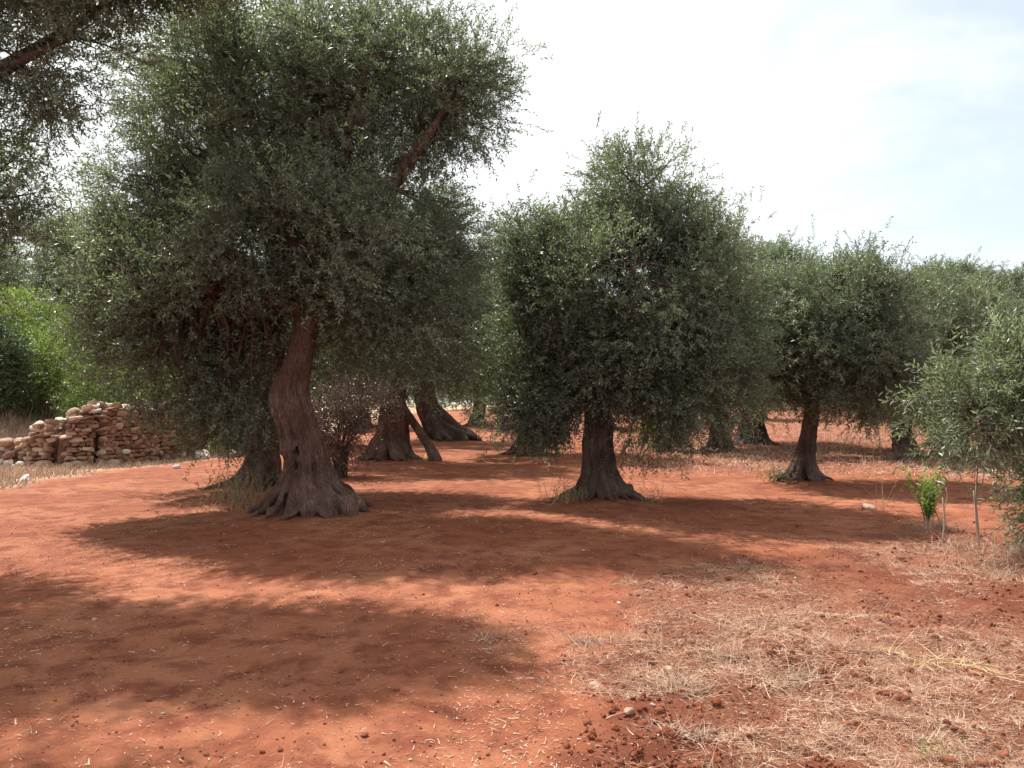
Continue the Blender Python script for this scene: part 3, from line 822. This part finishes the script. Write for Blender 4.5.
# ------------------------------------------------------------------ dry stone wall
def wall():
    r = np.random.default_rng(17)
    b = Buf()
    path = np.array([(-13.3, 21.5), (-12.5, 20.9), (-11.5, 20.5), (-11.0, 20.9), (-10.6, 22.6), (-10.05, 25.4)])
    seg = np.linalg.norm(np.diff(path, axis=0), axis=1); S = np.concatenate([[0], np.cumsum(seg)])
    hs = np.array([.10, .70, 1.15, 1.50, 1.50, 1.75]) 
    def at(s):
        x = np.interp(s, S, path[:, 0]); y = np.interp(s, S, path[:, 1])
        k = min(len(seg) - 1, max(0, int(np.searchsorted(S, s) - 1)))
        d = (path[k + 1] - path[k]) / seg[k]
        return np.array([x, y]), d, np.interp(s, S, hs)
    half = .34
    # rubble core, a little inside the faces
    for s in np.arange(.1, S[-1], .22):
        p, d, h = at(s)
        z = float(ground_z(p[0], p[1], False))
        stone(b, (p[0], p[1], z + h * .34), (.24, half * .7, h * .8), r, math.atan2(d[1], d[0]), tint=.1, power=5, rough=.05)
    for side in (1, -1):
        z0 = -.08
        row = 0
        while z0 < 1.75:
            hh = r.uniform(.06, .15)
            s = r.random() * .2
            while s < S[-1]:
                L = r.uniform(.08, .32)
                p, d, h = at(s + L / 2)
                hl = h + .13 * math.sin(s * 4.3) + .08 * r.normal()
                nrm = np.array([d[1], -d[0]]) * side
                if z0 + hh < hl:
                    g = float(ground_z(p[0], p[1], False))
                    off = half * (1 - .12 * z0 / 1.6) + r.normal() * .03
                    q = p + nrm * off
                    stone(b, (q[0], q[1], g + z0 + hh / 2), (L * 1.02, r.uniform(.22, .32), hh * 1.08 * r.uniform(.85, 1.15)), r, math.atan2(d[1], d[0]) + r.normal() * .08,
                          power=r.uniform(3.0, 7), rough=.30, tint=np.clip(r.normal(.30, .24), 0, 1), tilt=.14)
                s += L
            z0 += hh
            row += 1
    # bigger pale coping stones, tumbled at the broken left end
    for s in np.arange(.2, S[-1], .30):
        p, d, h = at(s)
        g = float(ground_z(p[0], p[1], False))
        for k in range(2):
            q = p + np.array([d[1], -d[0]]) * r.uniform(-.28, .28)
            sz = r.uniform(.20, .38) if s < 3.4 else r.uniform(.14, .26)
            stone(b, (q[0], q[1], g + h + .05 + .05 * r.normal()), (sz, sz * .8, sz * .5), r, r.random() * 3.1, power=3, tint=np.clip(r.normal(.72, .17), 0, 1), tilt=.3)
    for k in range(34):   # rubble slope at the left end and foot
        s = .5 + abs(r.normal()) * .9
        p, d, h = at(min(s, S[-1]))
        q = p + np.array([d[1], -d[0]]) * r.uniform(.3, .75)
        g = float(ground_z(q[0], q[1], False))
        sz = r.uniform(.14, .42)
        stone(b, (q[0], q[1], g + sz * .2 + max(0, .5 - abs(s - .8)) * r.random()), (sz, sz * .8, sz * .55), r, r.random() * 3.1, tint=np.clip(r.normal(.62, .22), 0, 1), tilt=.3)
    o = b.build('dry_stone_wall', M_stone)
    tag(o, 'ruined dry stone wall of reddish rubble with pale stones on top, tumbled at its left end', 'wall')
wall()

def rock(x, y, sz, label, seed, tint=.9, flat=.55, name='rock', mat=None, cat='rock'):
    r = np.random.default_rng(seed)
    b = Buf()
    stone(b, (0, 0, sz * flat * .28), (sz, sz * .75, sz * flat), r, r.random() * 3, tint=tint, power=2.4, rough=.55, tilt=.3)
    o = b.build(name, mat or M_stone, loc=(x, y, float(ground_z(x, y))))
    tag(o, label, cat, 'loose rocks lying on the soil')
rock(.47, 4.58, .085, 'orange tinted stone on tilled soil beside the track edge', 1, .45)
rock(.60, 4.15, .06, 'smaller tan stone just in front of the orange tinted one', 2, .42)
rock(-10.1, 16.6, .30, 'flat pale rock on the red soil in front of the wall', 3, .95, .3)
rock(-12.0, 17.6, .55, 'slanting grey slab in the dry grass left of the wall', 4, .85, .4)
rock(-9.2, 23.8, .5, 'grey boulder at the right foot of the wall', 5, .8, .7)
rock(-8.5, 24.6, .4, 'grey boulder farther right of the wall end beside the bushes', 6, .75, .7)
rock(5.6, 12.6, .20, 'pale stone lying left of the bright green sapling', 7, .62, .5)
rock(.95, 4.9, .05, 'small pale pebble beside a grey grass tuft on tilled soil', 8, .68)
rock(-8.3, 19.8, .22, 'small pale rock on soil right of the wall foot', 9, .9)

# ------------------------------------------------------------------ shrubs
def shrub(name, label, x, y, lobes, n, per, leaf, seed, ll=.07, lw=.035, cat='bush', group='bushes behind the stone wall', clump_r=.3, nl=8, zd=.3, stems=7, up=.35, sm=None):
    z = float(ground_z(x, y, False))
    root = empty(name, (x, y, z)); tag(root, label, cat, group)
    cb, C = make_crown(lobes, n, per, nl, ll, lw, seed, clump_r=clump_r, zdroop=zd, up=up, shell=.3, spray_L=(.2, .45), cut=lambda c: c[2] < .05)
    r = np.random.default_rng(seed)
    sb = Buf()
    for k in r.choice(len(C), min(stems * 4, len(C)), replace=False):
        c = C[k]
        s = np.array([r.normal() * .08, r.normal() * .08, -.05])
        tube(sb, curve([s, s * .5 + c * .5 * np.array([.7, .7, 1.1]), c], 7), np.linspace(.025, .006, 7), 5)
    sb.build('stem', sm or M_twig, root, smooth=True)
    cb.build('foliage', [leaf, M_twig], root)
    return root
shrub('bush', 'bright yellow green bush showing above the middle of the wall', -11.9, 24.0, [(0, 0, 1.5, 1.4, 1.2, 1.1), (.9, .3, 1.2, 1.1, 1, 1)], 110, 30, M_shrub, 401)
shrub('bush', 'bright green bush at the left above the tumbled wall end', -14.6, 25.0, [(0, 0, 1.7, 1.6, 1.3, 1.4), (-1, 0, 1.2, 1.2, 1, 1)], 120, 30, M_shrub, 402)
shrub('bush', 'dark green bush at the left edge behind dry grass', -16.2, 23.6, [(0, 0, 1.6, 1.5, 1.3, 1.5), (1.0, 0, 1.2, 1.0, 1, 1), (-.6, 0, 2.6, 1.2, 1.1, 1.0)], 150, 32, M_shrub_dark, 403)
shrub('bush', 'tall green thicket behind the bushes at the left edge', -17.0, 28.5, [(0, 0, 2.4, 2.2, 1.6, 2.0), (1.8, 0, 1.8, 1.5, 1.4, 1.5)], 170, 30, M_shrub, 404, ll=.09, lw=.045)
shrub('bush', 'green bush at the right end of the wall under the big crown', -9.0, 26.0, [(0, 0, 1.0, .9, .8, .95), (.9, .2, .7, .7, .6, .6)], 70, 28, M_shrub, 405)
shrub('bush', 'dark bush behind the wall under the big crown', -10.4, 28.5, [(0, 0, 1.6, 1.8, 1.2, 1.4), (1.9, 0, 1.2, 1.2, 1, 1.1)], 110, 28, M_shrub_dark, 406, ll=.09, lw=.045)
shrub('bush', 'yellow green bush at the back of the field under the middle crown', 5.2, 27.0, [(0, 0, .9, .7, .6, .75)], 40, 28, M_shrub, 407, group='bushes in the grove')
shrub('bush', 'brown half dry bush between the big trunk and the propped tree', -3.9, 18.2, [(0, 0, .95, .85, .6, .7), (.3, 0, 1.5, .9, .7, .6)], 60, 26, M_dead, 408, ll=.055, lw=.026, group='bushes in the grove')

# sapling with bright leaves by the stakes
def sapling():
    x, y = 5.48, 10.6
    z = float(ground_z(x, y, False)); r = np.random.default_rng(55)
    root = empty('sapling', (x, y, z)); tag(root, 'bright green leafy sapling in a tuft of dry grass, left of the pale stakes', 'sapling')
    sb = Buf(); lb = Buf(); P = []; D = []
    for k in range(10):
        a = r.random() * 6.28; e = r.uniform(.3, 1.0)
        tip = np.array([math.cos(a) * .26 * r.uniform(.2, 1), math.sin(a) * .22 * r.uniform(.2, 1), .30 + .42 * e])
        c = curve([(0, 0, -.03), tip * np.array([.4, .4, .5]), tip], 8)
        tube(sb, c, np.linspace(.009, .003, 8), 5)
        for q in range(2, 8):
            P.append(c[q]); D.append(unit(c[q] - c[q - 1] + r.normal(size=3) * .02))
    P = np.array(P); D = np.array(D)
    sprays(lb, P, D, np.full(len(P), .16), 9, .075, .024, r, twig=0, droop=.1)
    sb.build('stem', M_twig, root, smooth=True); lb.build('foliage', M_bright, root)
sapling()

def stake(x, y, h, label, seed, lean=(0, 0), rad=.011):
    r = np.random.default_rng(seed); b = Buf()
    z = float(ground_z(x, y))
    pts = [(0, 0, -.08), (r.normal() * .012, 0, h * .2), (lean[0] * .4 + r.normal() * .02, lean[1] * .4, h * .45), (lean[0] * .8 + r.normal() * .016, 0, h * .75), (lean[0] + r.normal() * .006, lean[1], h)]
    tube(b, curve(pts, 9), np.linspace(rad, rad * .75, 9), 7, rfun=lambda t, a: 1 + .12 * np.sin(3 * a + 6 * t))
    o = b.build('stake', M_palestick, smooth=True, loc=(x, y, z))
    tag(o, label, 'stake', 'pale sticks standing by the young olive')
stake(4.98, 9.3, .58, 'thick pale stake closest to the bright sapling', 1, (.02, 0), .011)
stake(5.28, 9.1, .66, 'knotted pale stake nearest the young olive', 2, (-.03, 0), .011)
stake(5.62, 10.6, .62, 'thin pale stick between the two stouter stakes', 3, (.02, 0), .008)
stake(5.86, 10.9, .52, 'thinnest pale stick behind the stouter stakes', 4, (.03, 0), .006)
stake(5.40, 9.3, 1.15, 'tall grey stick reaching up into the hanging olive branches', 5, (.0, 0), .012)

# ------------------------------------------------------------------ weeds, tufts, straw
def tuft(name, label, x, y, n, L, spread, mat, seed, W=.005, flat=.6, cat='grass tuft', group='dry tufts on the tilled soil', bend=.45, rad=.08):
    r = np.random.default_rng(seed); b = Buf()
    P = np.stack([r.normal(size=n) * rad, r.normal(size=n) * rad * .8, np.full(n, -.005)], 1)
    D = unit(np.stack([r.normal(size=n) * spread, r.normal(size=n) * spread, np.abs(r.normal(size=n)) * flat + .18], 1))
    blades(b, P, D, L * (.4 + .8 * r.random(n)), W * (.6 + .8 * r.random(n)), r, bend=bend)
    o = b.build(name, mat, loc=(x, y, float(ground_z(x, y))))
    return tag(o, label, cat, group)
TL = [
    (.50, 5.35, 240, .20, 'grey bristly tuft at the edge of the smooth track, one of the largest'),
    (.98, 4.55, 260, .17, 'flattened pale grey tuft right of the orange tinted stone'),
    (1.30, 5.05, 150, .15, 'grey tuft just behind the flattened one'),
    (1.62, 4.75, 260, .17, 'wide grey dry tuft in the centre of the tilled soil'),
    (.82, 3.85, 180, .14, 'pale tuft in front of the flattened grey one'),
    (.88, 3.35, 200, .17, 'long bladed grey tuft at the bottom of the photo'),
    (2.05, 5.2, 160, .14, 'dry tuft beside the broken yellow stalk'),
    (2.95, 4.0, 150, .12, 'ashy tuft near the small green weed'),
    (1.05, 7.1, 160, .14, 'straw coloured tuft on the near edge of the big shadow'),
    (-.12, 5.4, 140, .15, 'straw sprigs at the tip of the left foreground shadow'),
    (3.5, 6.6, 140, .13, 'straw tuft among clods at the right'),
    (4.6, 7.6, 200, .16, 'pale straw tuft in front of the young olive'),
    (2.3, 7.3, 160, .14, 'straw tuft behind the tilled furrows'),
    (2.75, 3.55, 150, .12, 'ashy flat tuft at the bottom right'),
]
for k, (x, y, n, L, lab) in enumerate(TL):
    tuft('grass_tuft', lab, x, y, n, L, 1.0, M_greystraw if 'gre' in lab or 'ash' in lab else M_straw, 600 + k, flat=.35, rad=.10 if n > 200 else .07, W=.0045)
tuft('grass_tuft', 'dry grass tuft round the foot of the bright sapling', 5.5, 10.45, 420, .26, .6, M_greystraw, 640, flat=.9, rad=.11, group='dry tufts round the sapling and young olive')
tuft('grass_tuft', 'dry grass tuft round the foot of the stakes', 5.15, 9.15, 380, .26, .8, M_straw, 641, flat=.8, rad=.2, group='dry tufts round the sapling and young olive')
tuft('grass_tuft', 'dry tangled grass under the young silvery olive', 5.5, 8.4, 700, .34, .8, M_straw, 642, flat=.9, rad=.28, group='dry tufts round the sapling and young olive')
tuft('grass_tuft', 'pale grass in front of the young olive foot', 4.9, 7.9, 500, .24, .9, M_straw, 643, flat=.6, rad=.3, group='dry tufts round the sapling and young olive')

def weed(name, label, x, y, n, H, mat, seed, wide=.18, ll=.03, lw=.01, cat='weed', group='weeds at the feet of the trees', nl=14, twig=.003):
    r = np.random.default_rng(seed); b = Buf()
    P = np.stack([r.normal(size=n) * wide * .5, r.normal(size=n) * wide * .5, np.full(n, -.01)], 1)
    D = unit(np.stack([r.normal(size=n) * .3, r.normal(size=n) * .3, np.ones(n)], 1))
    sprays(b, P, D, H * (.5 + .6 * r.random(n)), nl, ll, lw, r, droop=.05, twig=twig, mat=0, twig_mat=1)
    o = b.build(name, [mat, M_straw], loc=(x, y, float(ground_z(x, y))))
    return tag(o, label, cat, group)
weed('weed', 'tall thin weeds left of the middle trunk', .75, 13.0, 26, .55, M_weed, 701, .35)
weed('weed', 'low weedy growth close against the middle trunk', 1.05, 13.2, 44, .25, M_weed, 702, .3)
weed('weed', 'short dry weeds right of the middle trunk', 2.3, 13.1, 16, .35, M_weed, 703, .35)
weed('weed', 'grey green weeds left of the largest trunk', -4.15, 12.3, 60, .85, M_weed, 704, .5, ll=.04, lw=.013)
weed('weed', 'bushy weeds by the dark trunk behind the largest tree', -4.75, 13.7, 60, .55, M_weed, 705, .5, ll=.04, lw=.014)
weed('weed', 'little green weed clump left of the slim right trunk', 5.35, 16.2, 36, .38, M_weed, 706, .28, ll=.045, lw=.016)
weed('weed', 'tall wispy dry weed standing alone right of the slim trunk', 5.75, 12.4, 7, .85, M_weed, 707, .12, nl=26, group='dry weeds standing in the open')
weed('weed', 'small green weed at the bottom right of the photo', 1.88, 3.62, 9, .13, M_shrub, 708, .07, ll=.022, lw=.007, nl=8, group='dry weeds standing in the open', twig=.0015)
weed('weed', 'brown thin weeds hanging together at the foot of the propped tree', -2.5, 22.2, 30, .3, M_weed, 709, .5)

# the broken yellow stalk lying across the clods
def stalk():
    b = Buf(); r = np.random.default_rng(12)
    pts = [(2.02, 5.22), (2.2, 5.10), (2.38, 5.10), (2.56, 4.98), (2.70, 4.97), (2.79, 4.82), (2.77, 4.62), (2.86, 4.48), (2.84, 4.34)]
    p3 = [(x, y, float(ground_z(x, y)) + .022) for x, y in pts]
    o0 = np.array(p3[3])
    tube(b, curve(np.array(p3) - o0, 30), np.interp(np.linspace(0, 1, 30), [0, .4, 1], [.002, .0055, .004]), 7, tint=.6)
    for k in range(90):
        i_ = r.integers(2, 7); q = np.array(p3[i_]) - o0 + r.normal(size=3) * [.06, .06, .0]
        D = unit(np.array([[r.normal(), r.normal() - .2, abs(r.normal()) * .15]]))
        blades(b, q[None] + [0, 0, .01], D, [r.uniform(.08, .26)], [.006], r, bend=.15, tint=np.array([r.random()]))
    o = b.build('dry_stalk', M_yellowstraw, loc=tuple(o0)); tag(o, 'broken yellow stalk with splayed blades lying on the tilled soil', 'stalk')
stalk()

def scatter(n, fx, x0, x1, y0, y1, r, power=1.6):
    """positions, denser close by"""
    out = []
    while len(out) < n:
        m = n * 2
        u = r.random(m)
        y = (y0 ** (1 - power) + u * (y1 ** (1 - power) - y0 ** (1 - power))) ** (1 / (1 - power))
        x = r.uniform(x0, x1, m)
        keep = r.random(m) < fx(x, y)
        out += list(zip(x[keep], y[keep]))
    return np.array(out[:n])
r = np.random.default_rng(900)
inview = lambda x, y: np.abs(x) < y * .70 + .6
# straw on the tilled soil
def f_straw(x, y):
    return inview(x, y) * (roughness(x, y) * (.05 + .95 * sstep(-.02, .30, noise2(x, y, 1.0, 51) + .55 * noise2(x, y, .35, 52)))) * np.where(y > 12, .8, 1)
pq = scatter(27000, f_straw, -.3, 9, 2.9, 13, r, 1.9)
z = ground_z(pq[:, 0], pq[:, 1]) + .006
n = len(pq)
a = r.normal(size=n) * .9 + .35 + (r.random(n) < .4) * r.uniform(0, 6.28, n)
D = unit(np.stack([np.cos(a), np.sin(a), np.abs(r.normal(size=n)) * .16], 1))
b = Buf()
blades(b, np.column_stack([pq, z]), D, np.clip(r.gamma(1.7, .028, n), .012, .24), np.clip(r.gamma(3, .0009, n), .001, .006), r, bend=.3, seg=3)
hub = scatter(540, f_straw, -.3, 9, 2.9, 12, r, 1.9)
for hx, hy in hub:
    m = int(r.integers(30, 110)); hr = r.uniform(.03, .11)
    qx = hx + r.normal(size=m) * hr; qy = hy + r.normal(size=m) * hr
    D = unit(np.stack([r.normal(size=m), r.normal(size=m), np.abs(r.normal(size=m)) * .35], 1))
    blades(b, np.column_stack([qx, qy, ground_z(qx, qy)]), D, r.uniform(.03, .14, m), r.uniform(.0012, .004, m), r, bend=.5, tint=np.clip(r.normal(r.uniform(.2, .8), .15, m), 0, 1))
tag(b.build('dry_straw', M_straw), 'dry straw and chaff scattered over the tilled red soil', 'straw', kind='stuff')
# stubble farther off
def f_far(x, y): return (np.abs(x) < y * .70) * (x > 1.5) * roughness(x, y) * (.3 + .7 * sstep(-.1, .25, noise2(x, y, 2.2, 61)))
pq = scatter(26000, f_far, 2, 30, 17, 60, r, 1.7)
n = len(pq)
D = unit(np.stack([r.normal(size=n), r.normal(size=n), np.abs(r.normal(size=n)) * .7], 1))
b = Buf()
blades(b, np.column_stack([pq, ground_z(pq[:, 0], pq[:, 1])]), D, r.uniform(.10, .28, n), r.uniform(.010, .022, n), r, bend=.2, seg=2)
tag(b.build('field_stubble', M_straw), 'pale stubble over the red field behind the slim right trunk', 'stubble', kind='stuff')
# dry grass of the verge
def f_bank(x, y): return bank(x, y) * (np.abs(x) < y * .72) * (y < 30)
pq = scatter(26000, f_bank, -20, -7, 12, 30, r, 1.2)
n = len(pq)
D = unit(np.stack([r.normal(size=n) * .5, r.normal(size=n) * .5, np.ones(n)], 1))
hgt = r.uniform(.06, .22, n) * (1 + 2.2 * sstep(-12.2, -13.6, pq[:, 0]) * sstep(19.5, 21.5, pq[:, 1]))
b = Buf()
blades(b, np.column_stack([pq, ground_z(pq[:, 0], pq[:, 1])]), D, hgt, r.uniform(.010, .022, n), r, bend=.35, seg=2)
tag(b.build('dry_grass', M_greystraw), 'pale dry grass along the verge round the stone wall', 'grass', kind='stuff')
# litter on the smooth soil: crumbs of leaf and straw
def f_lit(x, y): return inview(x, y) * (1 - .7 * roughness(x, y)) * (.15 + .85 * sstep(-.1, .3, noise2(x, y, .8, 71)))
pq = scatter(24000, f_lit, -9, 9, 2.9, 20, r, 1.8)
n = len(pq); a = r.uniform(0, 6.28, n)
D = unit(np.stack([np.cos(a), np.sin(a), np.abs(r.normal(size=n)) * .25], 1))
b = Buf()
blades(b, np.column_stack([pq, ground_z(pq[:, 0], pq[:, 1]) + .004]), D, np.clip(r.gamma(2, .010, n), .006, .06), r.uniform(.002, .008, n), r, bend=.2, seg=2)
tag(b.build('leaf_litter', M_straw), 'fallen leaves and straw crumbs on the smooth red track', 'litter', kind='stuff')
# clods and pebbles
b = Buf()
for x, y in scatter(9000, lambda x, y: inview(x, y) * (.25 + .75 * sstep(-.15, .25, noise2(x, y, .5, 83))), -8, 8, 2.9, 14, r, 2.0):
    s = float(np.clip(r.gamma(2, .0034), .003, .018))
    stone(b, (x, y, float(ground_z(x, y)) + s * .2), (s, s * r.uniform(.7, 1), s * .7), r, r.random() * 3, power=2.2, rough=.5, tilt=.4, fine=False)
pq = scatter(8000, lambda x, y: inview(x, y) * (roughness(x, y) * (.25 + .75 * sstep(-.1, .3, noise2(x, y, .6, 81))) + .015), -6, 8, 2.9, 13, r, 1.9)
for x, y in pq:
    s = float(np.clip(r.gamma(1.8, .0075), .006, .060))
    stone(b, (x, y, float(ground_z(x, y)) + s * .18), (s, s * r.uniform(.7, 1), s * .7), r, r.random() * 3, power=2.2, rough=.45, tilt=.4, fine=s > .03)
tag(b.build('soil_clods', M_clod), 'crumbled red clods over the tilled soil', 'clods', kind='stuff')
b = Buf()
pq = scatter(1300, lambda x, y: inview(x, y) * (.4 + .6 * roughness(x, y)), -8, 8, 2.9, 16, r, 1.8)
for x, y in pq:
    s = float(np.clip(r.gamma(2, .005), .006, .035))
    stone(b, (x, y, float(ground_z(x, y)) + s * .15), (s, s * r.uniform(.6, 1), s * .5), r, r.random() * 3, power=2.6, rough=.5, tint=r.uniform(.25, .7), fine=False)
tag(b.build('gravel', M_stone), 'small pale stones strewn over the red soil', 'gravel', kind='stuff')
